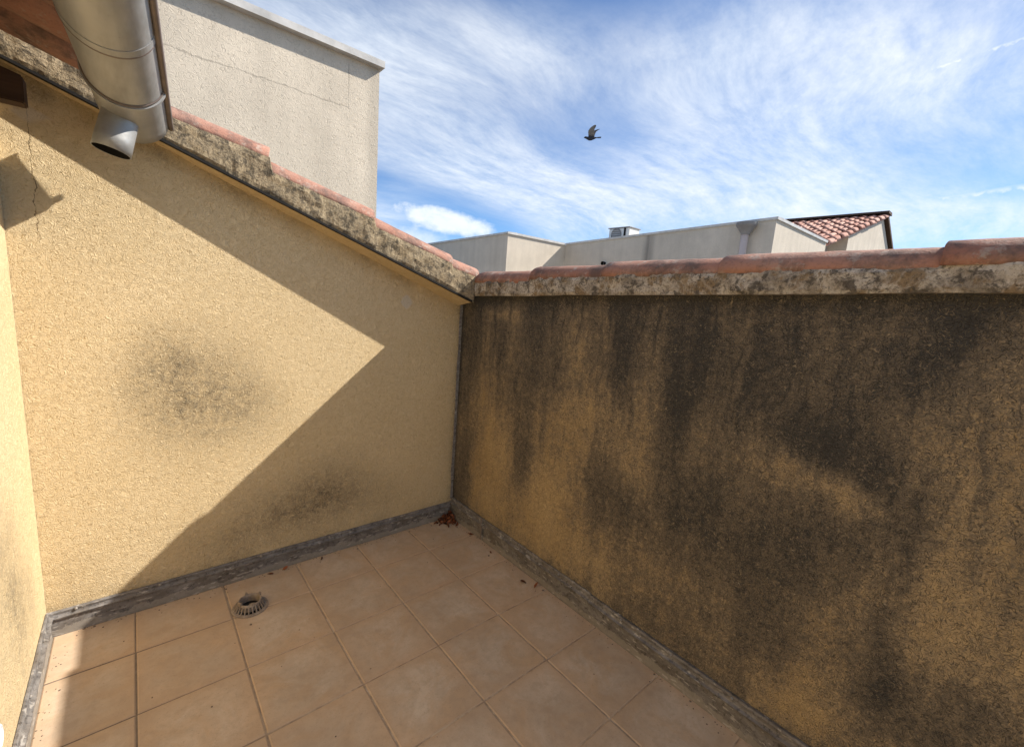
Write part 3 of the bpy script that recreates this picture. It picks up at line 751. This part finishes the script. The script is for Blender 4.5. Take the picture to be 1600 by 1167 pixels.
# ------------------------------------------------------------------ gutter
g_ax = Vector((0.094, 1.0, -0.134)).normalized(); g_l = g_ax.cross(Vector((0, 0, 1))).normalized(); g_u = g_l.cross(g_ax).normalized()
GE = Vector((-1.607, -0.132, 2.108)); GR = 0.100; PHI = 0.25          # the trough is rolled so that its outer lip hangs lower
gut = empty('rain_gutter', GE, 'half-round zinc gutter under the eave at the top left, its outlet hanging down', 'gutter')
def gp(t, ang, r):           # t metres back from the open end
    return GE - g_ax*t + g_l*(r*math.cos(ang)) + g_u*(r*math.sin(ang))
NA = 30; rings = []
for t in (0.0, 0.06, 0.3, 0.6, 1.0, 1.6, 2.4, 3.2):
    ring = []
    for k in range(NA+1):
        a = math.pi - PHI + math.pi*k/NA; sk = 0.012*math.cos(a) if t == 0 else 0; ring.append(tuple(gp(t+sk, a, GR)))
    for k in range(NA, -1, -1):
        a = math.pi - PHI + math.pi*k/NA; sk = 0.012*math.cos(a) if t == 0 else 0; ring.append(tuple(gp(t+sk, a, GR-0.003)))
    rings.append(ring)
MB().loft(rings).build('trough', M['zinc'], gut, smooth=True)
def tube(path_fn, ts, rad, n=12):
    rr = []
    for t in ts:
        c = path_fn(t); rr.append([tuple(Vector(c)+g_l*rad*math.cos(2*math.pi*k/n)+g_u*rad*math.sin(2*math.pi*k/n)) for k in range(n)])
    return MB().loft(rr)
tube(lambda t: gp(t, -PHI, GR+0.006)+g_u*0.004, (0.008, 0.1, 0.5, 1.0, 2.0, 3.2), 0.0095).build('bead', M['bead'], gut, smooth=True)
mb = MB(); ring = [tuple(gp(0.003+0.012*math.cos(math.pi-PHI+math.pi*k/NA), math.pi-PHI+math.pi*k/NA, GR-0.0032)) for k in range(NA+1)]
ring2 = [tuple(Vector(p)-g_ax*0.003) for p in ring]
mb.loft([ring, ring2]).build('end_plate', M['zinc'], gut)
def hoop(t0, wd, r0, r1, name, mat):
    rr = []
    for k in range(37):
        a = math.pi*0.98 - PHI + math.pi*1.06*k/36
        rr.append([tuple(gp(t0, a, r0)), tuple(gp(t0+wd, a, r0)), tuple(gp(t0+wd, a, r1)), tuple(gp(t0, a, r1))])
    return MB().loft(rr).build(name, mat, gut, smooth=False)
hoop(0.30, 0.012, GR+0.0004, GR+0.008, 'strap', M['zinc'])
hoop(0.315, 0.007, GR+0.0004, GR+0.004, 'strap', M['bead'])
hoop(0.60, 0.006, GR+0.0003, GR+0.0022, 'seam', M['bead'])
hoop(0.606, 0.03, GR+0.0002, GR+0.0016, 'seam', M['zinc'])
# outlet: open stub under the trough
SC = gp(0.155, -math.pi/2-0.35, GR); sp = []; n = 32
for (r, dz) in ((0.052, 0.035), (0.051, -0.06), (0.052, -0.105), (0.0495, -0.105), (0.0485, -0.06), (0.049, 0.035)):
    sp.append([(SC.x + r*math.cos(2*math.pi*k/n) + dz*0.24, SC.y + r*math.sin(2*math.pi*k/n) + dz*0.10, SC.z + dz - (0.24*r*math.cos(2*math.pi*k/n) + 0.06*r*math.sin(2*math.pi*k/n))*(1 if dz < -0.05 else 0)) for k in range(n)])
MB().loft(sp[:4], False, False).build('outlet', M['zinc'], gut, smooth=True)
MB().loft([[tuple(Vector(q) + (c0 - Vector(q))*0.02) for q in ring] for ring, c0 in ((r0_, sum((Vector(q) for q in r0_), Vector())/n) for r0_ in sp[3:])], False, True).build('dark_bore', M['dark'], gut, smooth=True)  # inner zinc coloured black for the shade inside the stub

# ------------------------------------------------------------------ tiled eave of the house roof
roof = empty('house_roof', (-1.9, -1.0, 2.25), 'underside of the red clay tile eave behind the gutter at the top left', 'roof')
RS = 0.30
pan = canal_tile('pan_tile', 0.95, 0.105, 0.09, 0.07, 0.013, seed=50); cov = canal_tile('cover_tile', 0.95, 0.095, 0.085, 0.07, 0.013, seed=51)
k = 0; y = -0.24
while y > -3.0:
    d = Vector((-1, 0, RS)); z0 = 2.170
    m = frame((-1.70, y, z0+0.075), d) @ Matrix.Rotation(math.pi, 4, 'X'); instance('pan_tile', pan, m, roof)
    m = frame((-1.71, y-0.11, z0+0.055), d); instance('cover_tile', cov, m, roof)
    y -= 0.22; k += 1
for y in (-0.075, -0.62, -1.2, -1.8, -2.4):
    z = 2.055; mb = MB()
    mb.add([(XC-0.01, y-.075, z), (-1.892, y-.075, z), (-1.892, y, z), (XC-.01, y, z), (XC-.01, y-.075, z+.115), (-1.892, y-.075, z+.085), (-1.892, y, z+.085), (XC-.01, y, z+.115)],
           [(0, 3, 2, 1), (4, 5, 6, 7), (0, 1, 5, 4), (1, 2, 6, 5), (2, 3, 7, 6), (3, 0, 4, 7)]).build('rafter', M['wood'], roof, bevel=0.004)

# small white cap at the very left edge
cap = empty('vent_cap', (XC, -0.842, 0.275), 'small white round cap low on the sunlit house wall', 'vent')
MB().lathe([(0.034, 0.001), (0.034, 0.007), (0.031, 0.010), (0.026, 0.011), (0.024, 0.008), (0.001, 0.008)], (XC, -0.842, 0.275), 28, 'x').build('cover', M['white'], cap, smooth=False)

# ------------------------------------------------------------------ tall neighbouring block
tw = empty('tower_block', (-3, 3.6, GZ), 'tall pale cracked render block rising behind the side wall', 'building')
MB().box(-7, 0.078, 1.6, 6.5, GZ, 3.425).build('wall', M['tower'], tw)
MB().add([(-7.06, 1.535, 3.418), (0.10, 1.535, 3.418), (0.10, 6.56, 3.418), (-7.06, 6.56, 3.418), (-7.06, 1.535, 3.470), (0.10, 1.535, 3.470), (0.10, 6.56, 3.470), (-7.06, 6.56, 3.470),
          (-6.8, 1.8, 3.485), (-.15, 1.8, 3.485), (-.15, 6.3, 3.485), (-6.8, 6.3, 3.485)],
         [(0, 3, 2, 1), (0, 1, 5, 4), (1, 2, 6, 5), (2, 3, 7, 6), (3, 0, 4, 7), (4, 5, 9, 8), (5, 6, 10, 9), (6, 7, 11, 10), (7, 4, 8, 11), (8, 9, 10, 11)]).build('cap', M['cap'], tw)

# ------------------------------------------------------------------ grey flat-roofed building across the way
gb = empty('flat_roofed_building', (8, 5, GZ), 'long grey concrete building with stepped flat roof beyond the parapet', 'building')
def block(x0, x1, y0, y1, za, zb, name):
    """top slopes from za at y0 to zb at y1; separate faces for streak direction and painted lit or shaded tone"""
    v = [(x0, y0, GZ), (x1, y0, GZ), (x1, y1, GZ), (x0, y1, GZ), (x0, y0, za), (x1, y0, za), (x1, y1, zb), (x0, y1, zb)]
    f = [(0, 3, 2, 1), (4, 5, 6, 7), (0, 1, 5, 4), (2, 3, 7, 6), (1, 2, 6, 5), (3, 0, 4, 7)]
    return mesh_obj(name, v, f, None, gb, mats=[M['grey_x'], M['grey_y']], fm=[0, 0, 0, 0, 1, 1])
block(5.0, 9.0, 5.72, 13.0, 3.05, 2.88, 'wall')
block(6.943, 9.82, 0.75, 5.715, 3.265, 3.06, 'wall')
def capstrip(p0, p1, w, h, ov):
    p0 = Vector(p0); p1 = Vector(p1); d = (p1-p0).normalized(); s = d.cross(Vector((0, 0, 1))).normalized()
    rr = [[tuple(p - s*ov), tuple(p - s*ov + Vector((0, 0, h))), tuple(p + s*w + Vector((0, 0, h+.012))), tuple(p + s*w)] for p in (p0 - d*ov, p1 + d*ov*0)]
    return MB().loft(rr)
for p0, p1 in (((5.0, 5.72, 3.045), (5.0, 13.0, 2.875)), ((6.943, 0.75, 3.262), (6.943, 5.70, 3.055))):
    capstrip(p0, p1, 0.25, 0.045, 0.03).build('parapet_cap', M['cap'], gb)
for x0, x1, y, z in ((5.0, 6.90, 5.72, 3.047), (6.943, 9.82, 0.75, 3.264)):
    MB().box(x0+0.2 if x0 < 6 else x0+.2, x1, y-0.03, y+0.22, z, z+0.05).build('parapet_cap', M['cap'], gb)
# rainwater head and pipe
hy = 1.20; hx = 6.943-0.11
hp = empty('rainwater_pipe', (hx, hy, GZ), 'pinkish downpipe with grey funnel head on the shaded concrete building', 'downpipe')
MB().lathe([(0.075, 3.02), (0.085, 3.05), (0.13, 3.12), (0.165, 3.165), (0.172, 3.185), (0.172, 3.225), (0.15, 3.225), (0.07, 3.06), (0.001, 3.05)], (hx, hy, 0), 24).build('funnel_head', M['hopper'], hp, smooth=False)
MB().lathe([(0.062, GZ), (0.062, 3.03)], (hx, hy, 0), 20).build('pipe', M['pipe'], hp, smooth=True)
for z in (2.6, 1.2, -.5): MB().lathe([(0.07, z), (0.07, z+.04)], (hx, hy, 0), 20).build('collar', M['hopper'], hp)
# black outlet mouth in the wall
oc = (6.943-0.10, 4.389, 2.567)
sp_ = empty('wall_spout', oc, 'tiny black round spout mouth sticking out of the shaded concrete wall', 'spout')
MB().lathe([(0.045, 0.10), (0.045, 0.0), (0.041, 0.0), (0.041, 0.09)], oc, 20, 'x', loop=True).build('pipe', M['dark'], sp_)
MB().lathe([(0.060, 0.085), (0.060, 0.104)], oc, 20, 'x').build('flange', M['cap'], sp_)
# air conditioner on the roof
ac = empty('air_conditioner', (7.45, 4.33, 3.10), 'white air conditioner with round fan grille standing on the flat roof', 'air conditioner')
MB().box(7.30, 7.72, 4.06, 4.645, 3.13, 3.435).build('casing', M['ac'], ac, bevel=0.012)
MB().box(7.28, 7.74, 4.04, 4.665, 3.437, 3.455).build('lid', M['hopper'], ac)
MB().lathe([(0.15, -0.012), (0.15, 0.004), (0.135, 0.004), (0.135, -0.012)], (7.30, 4.42, 3.285), 28, 'x', loop=True).build('fan_ring', M['hopper'], ac)
MB().lathe([(0.134, -0.003), (0.134, 0.001)], (7.299, 4.42, 3.285), 28, 'x').build('fan_opening', M['hopper'], ac)
for k in range(5): MB().box(7.288, 7.292, 4.29, 4.55, 3.18+k*0.05, 3.186+k*0.05).build('grille_bar', M['ac'], ac)
MB().box(7.285, 7.30, 4.15, 4.20, 3.14, 3.43).build('corner_panel', M['dark'], ac)
for yy in (4.1, 4.55): MB().box(7.34, 7.68, yy, yy+.06, 3.06, 3.13).build('foot', M['hopper'], ac)

# ------------------------------------------------------------------ tiled house further back
th = empty('tiled_house', (13, 2, GZ), 'small house with red barrel tile roof behind the grey building', 'house')
YG = 0.95; RX, RZ = 16.0, 4.93; EX, EZ = 10.75, 3.39; BX, BZ = 17.55, 4.10; YF = 4.2
sl = (RZ-EZ)/(RX-EX)
def zr(x): return EZ + (x-EX)*sl
mesh_obj('wall', [(12.7, YG+.12, GZ), (17.35, YG+.12, GZ), (17.35, YG+.12, BZ+.02), (RX, YG+.12, RZ-.10), (12.7, YG+.12, zr(12.7)-.10),
                  (12.7, YF, GZ), (17.35, YF, GZ), (17.35, YF, BZ+.02), (RX, YF, RZ-.10), (12.7, YF, zr(12.7)-.10)],
         [(0, 1, 2, 3, 4), (9, 8, 7, 6, 5), (0, 5, 6, 1), (1, 6, 7, 2), (2, 7, 8, 3), (3, 8, 9, 4), (4, 9, 5, 0)], M['grey_x'], th)
mesh_obj('wall', [(11.0, YG+.55, GZ), (12.69, YG+.55, GZ), (12.69, YG+.55, zr(12.69)-.12), (11.0, YG+.55, zr(11.0)-.12),
                  (11.0, YF, GZ), (12.69, YF, GZ), (12.69, YF, zr(12.69)-.12), (11.0, YF, zr(11.0)-.12)],
         [(0, 1, 2, 3), (7, 6, 5, 4), (0, 4, 5, 1), (1, 5, 6, 2), (2, 6, 7, 3), (3, 7, 4, 0)], M['grey_x'], th)
rf = mesh_obj('roof_deck', [(EX+.1, YG+.05, zr(EX+.1)-.07), (RX, YG+.05, RZ-.07), (RX, YF, RZ-.07), (EX+.1, YF, zr(EX+.1)-.07), (EX+.1, YG+.05, zr(EX+.1)-.02), (RX, YG+.05, RZ-.02), (RX, YF, RZ-.02), (EX+.1, YF, zr(EX+.1)-.02)],
         [(0, 1, 2, 3), (7, 6, 5, 4), (0, 4, 5, 1), (1, 5, 6, 2), (2, 6, 7, 3), (3, 7, 4, 0)], M['roof_clay'], th)
rt = canal_tile('roof_tile', 0.60, 0.110, 0.09, 0.10, 0.02, 8, 3, 77); rt.materials.clear(); rt.materials.append(M['roof_clay'])
nrow = 11; Lr = (RX-EX)/nrow
for r_ in range(nrow):
    for c_ in range(14):
        xx = EX + r_*Lr; yy = YG + 0.10 + c_*0.235
        if yy > YF-0.1: continue
        instance('roof_tile', rt, frame((xx+random.uniform(-.03, .03), yy+random.uniform(-.015, .015), zr(xx)-.01), Vector((1, 0, sl*0.80))), th)
MB().add([(RX-.22, YG-.02, RZ+.05), (RX+.25, YG-.02, RZ+.03), (RX+.25, YF, RZ+.03), (RX-.22, YF, RZ+.05), (RX-.2, YG-.02, RZ+.115), (RX+.2, YG-.02, RZ+.115), (RX+.2, YF, RZ+.115), (RX-.2, YF, RZ+.115)],
         [(0, 1, 2, 3), (7, 6, 5, 4), (0, 4, 5, 1), (1, 5, 6, 2), (2, 6, 7, 3), (3, 7, 4, 0)]).build('ridge', M['wood'], th)
MB().add([(RX, YG+.02, RZ-.03), (RX, YG+.02, RZ+.07), (BX+.1, YG+.02, BZ+.03), (BX+.1, YG+.02, BZ-.07), (RX, YF, RZ-.03), (RX, YF, RZ+.07), (BX+.1, YF, BZ+.03), (BX+.1, YF, BZ-.07)],
         [(0, 1, 2, 3), (7, 6, 5, 4), (0, 4, 5, 1), (1, 5, 6, 2), (2, 6, 7, 3), (3, 7, 4, 0)]).build('rear_roof', M['wood'], th)

# ------------------------------------------------------------------ bird in flight
def build_bird():
    c = CP + ( (923-800)/687.4*CR - (216-583.5)/687.4*CU + CF ).normalized()*10.0
    bx = -CR; bz = Vector((0, 0, 1)); by = bz.cross(bx).normalized(); bx = by.cross(bz).normalized()    # bx forward (picture left), by sideways
    S = 0.0146
    def W(a, b, h): return c + bx*(a*S) + by*(b*S) + bz*(h*S)
    mb = MB()
    prof = [(9.6, -.1, .12), (8.6, 0, .75), (7.6, .2, 1.35), (6.2, 0, 1.45), (4.5, -.5, 1.9), (2, -.9, 2.5), (-1, -.8, 2.35), (-4, -.1, 1.7), (-6.5, .7, 1.0), (-8, 1.0, .6)]
    rings = [[W(a, r*.95*math.cos(2*math.pi*k/14), h + r*math.sin(2*math.pi*k/14)) for k in range(14)] for a, h, r in prof]
    mb.loft(rings)
    mb.loft([[W(a, y, h+.28), W(a, -y, h+.28), W(a, -y, h-.28), W(a, y, h-.28)] for a, h, y in ((-6, .7, .9), (-9, 1.2, 1.7), (-12.5, 1.6, 2.3), (-14, 1.7, 1.9))])
    def wing(sd, secs):
        rr = []
        for (le, te, yy, hh, th_) in secs:
            rr.append([W(le, sd*yy, hh), W((le+te)/2, sd*(yy-th_), hh+th_*.3), W(te, sd*yy, hh), W((le+te)/2, sd*(yy+th_), hh-th_*.3)])
        mb.loft(rr)
    wing(1, [(3.5, -5, .8, .2, .7), (4.8, -4.2, 2.2, 4.0, .55), (5.4, -3.6, 3.8, 7.5, .5), (3.2, -4.5, 5.0, 11.0, .42), (-.5, -5.5, 6.0, 13.6, .36), (-2.6, -5, 6.4, 14.6, .3)])
    wing(-1, [(3.5, -5.5, .8, .2, .7), (3.5, -6, 2.5, 4.0, .55), (1.5, -6.6, 4.2, 7.5, .5), (-2.5, -8.2, 6.0, 11.0, .45), (-7, -11.2, 7.4, 13.6, .38), (-11.2, -13.2, 8.2, 15.2, .32)])
    mt = material('pigeon plumage', lambda t: plum(t, c), 0.8)
    o = mb.build('flying_bird', mt, None, base=c, smooth=True)
    rm = o.modifiers.new('remesh', 'REMESH'); rm.mode = 'VOXEL'; rm.voxel_size = 0.0042
    sm = o.modifiers.new('smooth', 'SMOOTH'); sm.iterations = 3; sm.factor = 0.4
    tag(o, 'dark grey pigeon flying with raised wings against the sky', 'bird')
def plum(t, c):
    x, y, z = t.sep(t.vmath('SUBTRACT', t.pos(), tuple(c)))
    up = t.mapr(z, 0.02, 0.06)
    col = t.mix(up, (0.028, 0.032, 0.045), (0.17, 0.155, 0.14))
    s = t.vmath('DOT_PRODUCT', t.vmath('SUBTRACT', t.pos(), tuple(c)), tuple(CR))
    return t.mix(t.mapr(s, 0.05, 0.09), col, (0.022, 0.021, 0.026))
build_bird()

# ------------------------------------------------------------------ render settings
scene.render.engine = 'CYCLES'
scene.cycles.max_bounces = 6; scene.cycles.diffuse_bounces = 4
scene.render.resolution_x = 1024; scene.render.resolution_y = 746
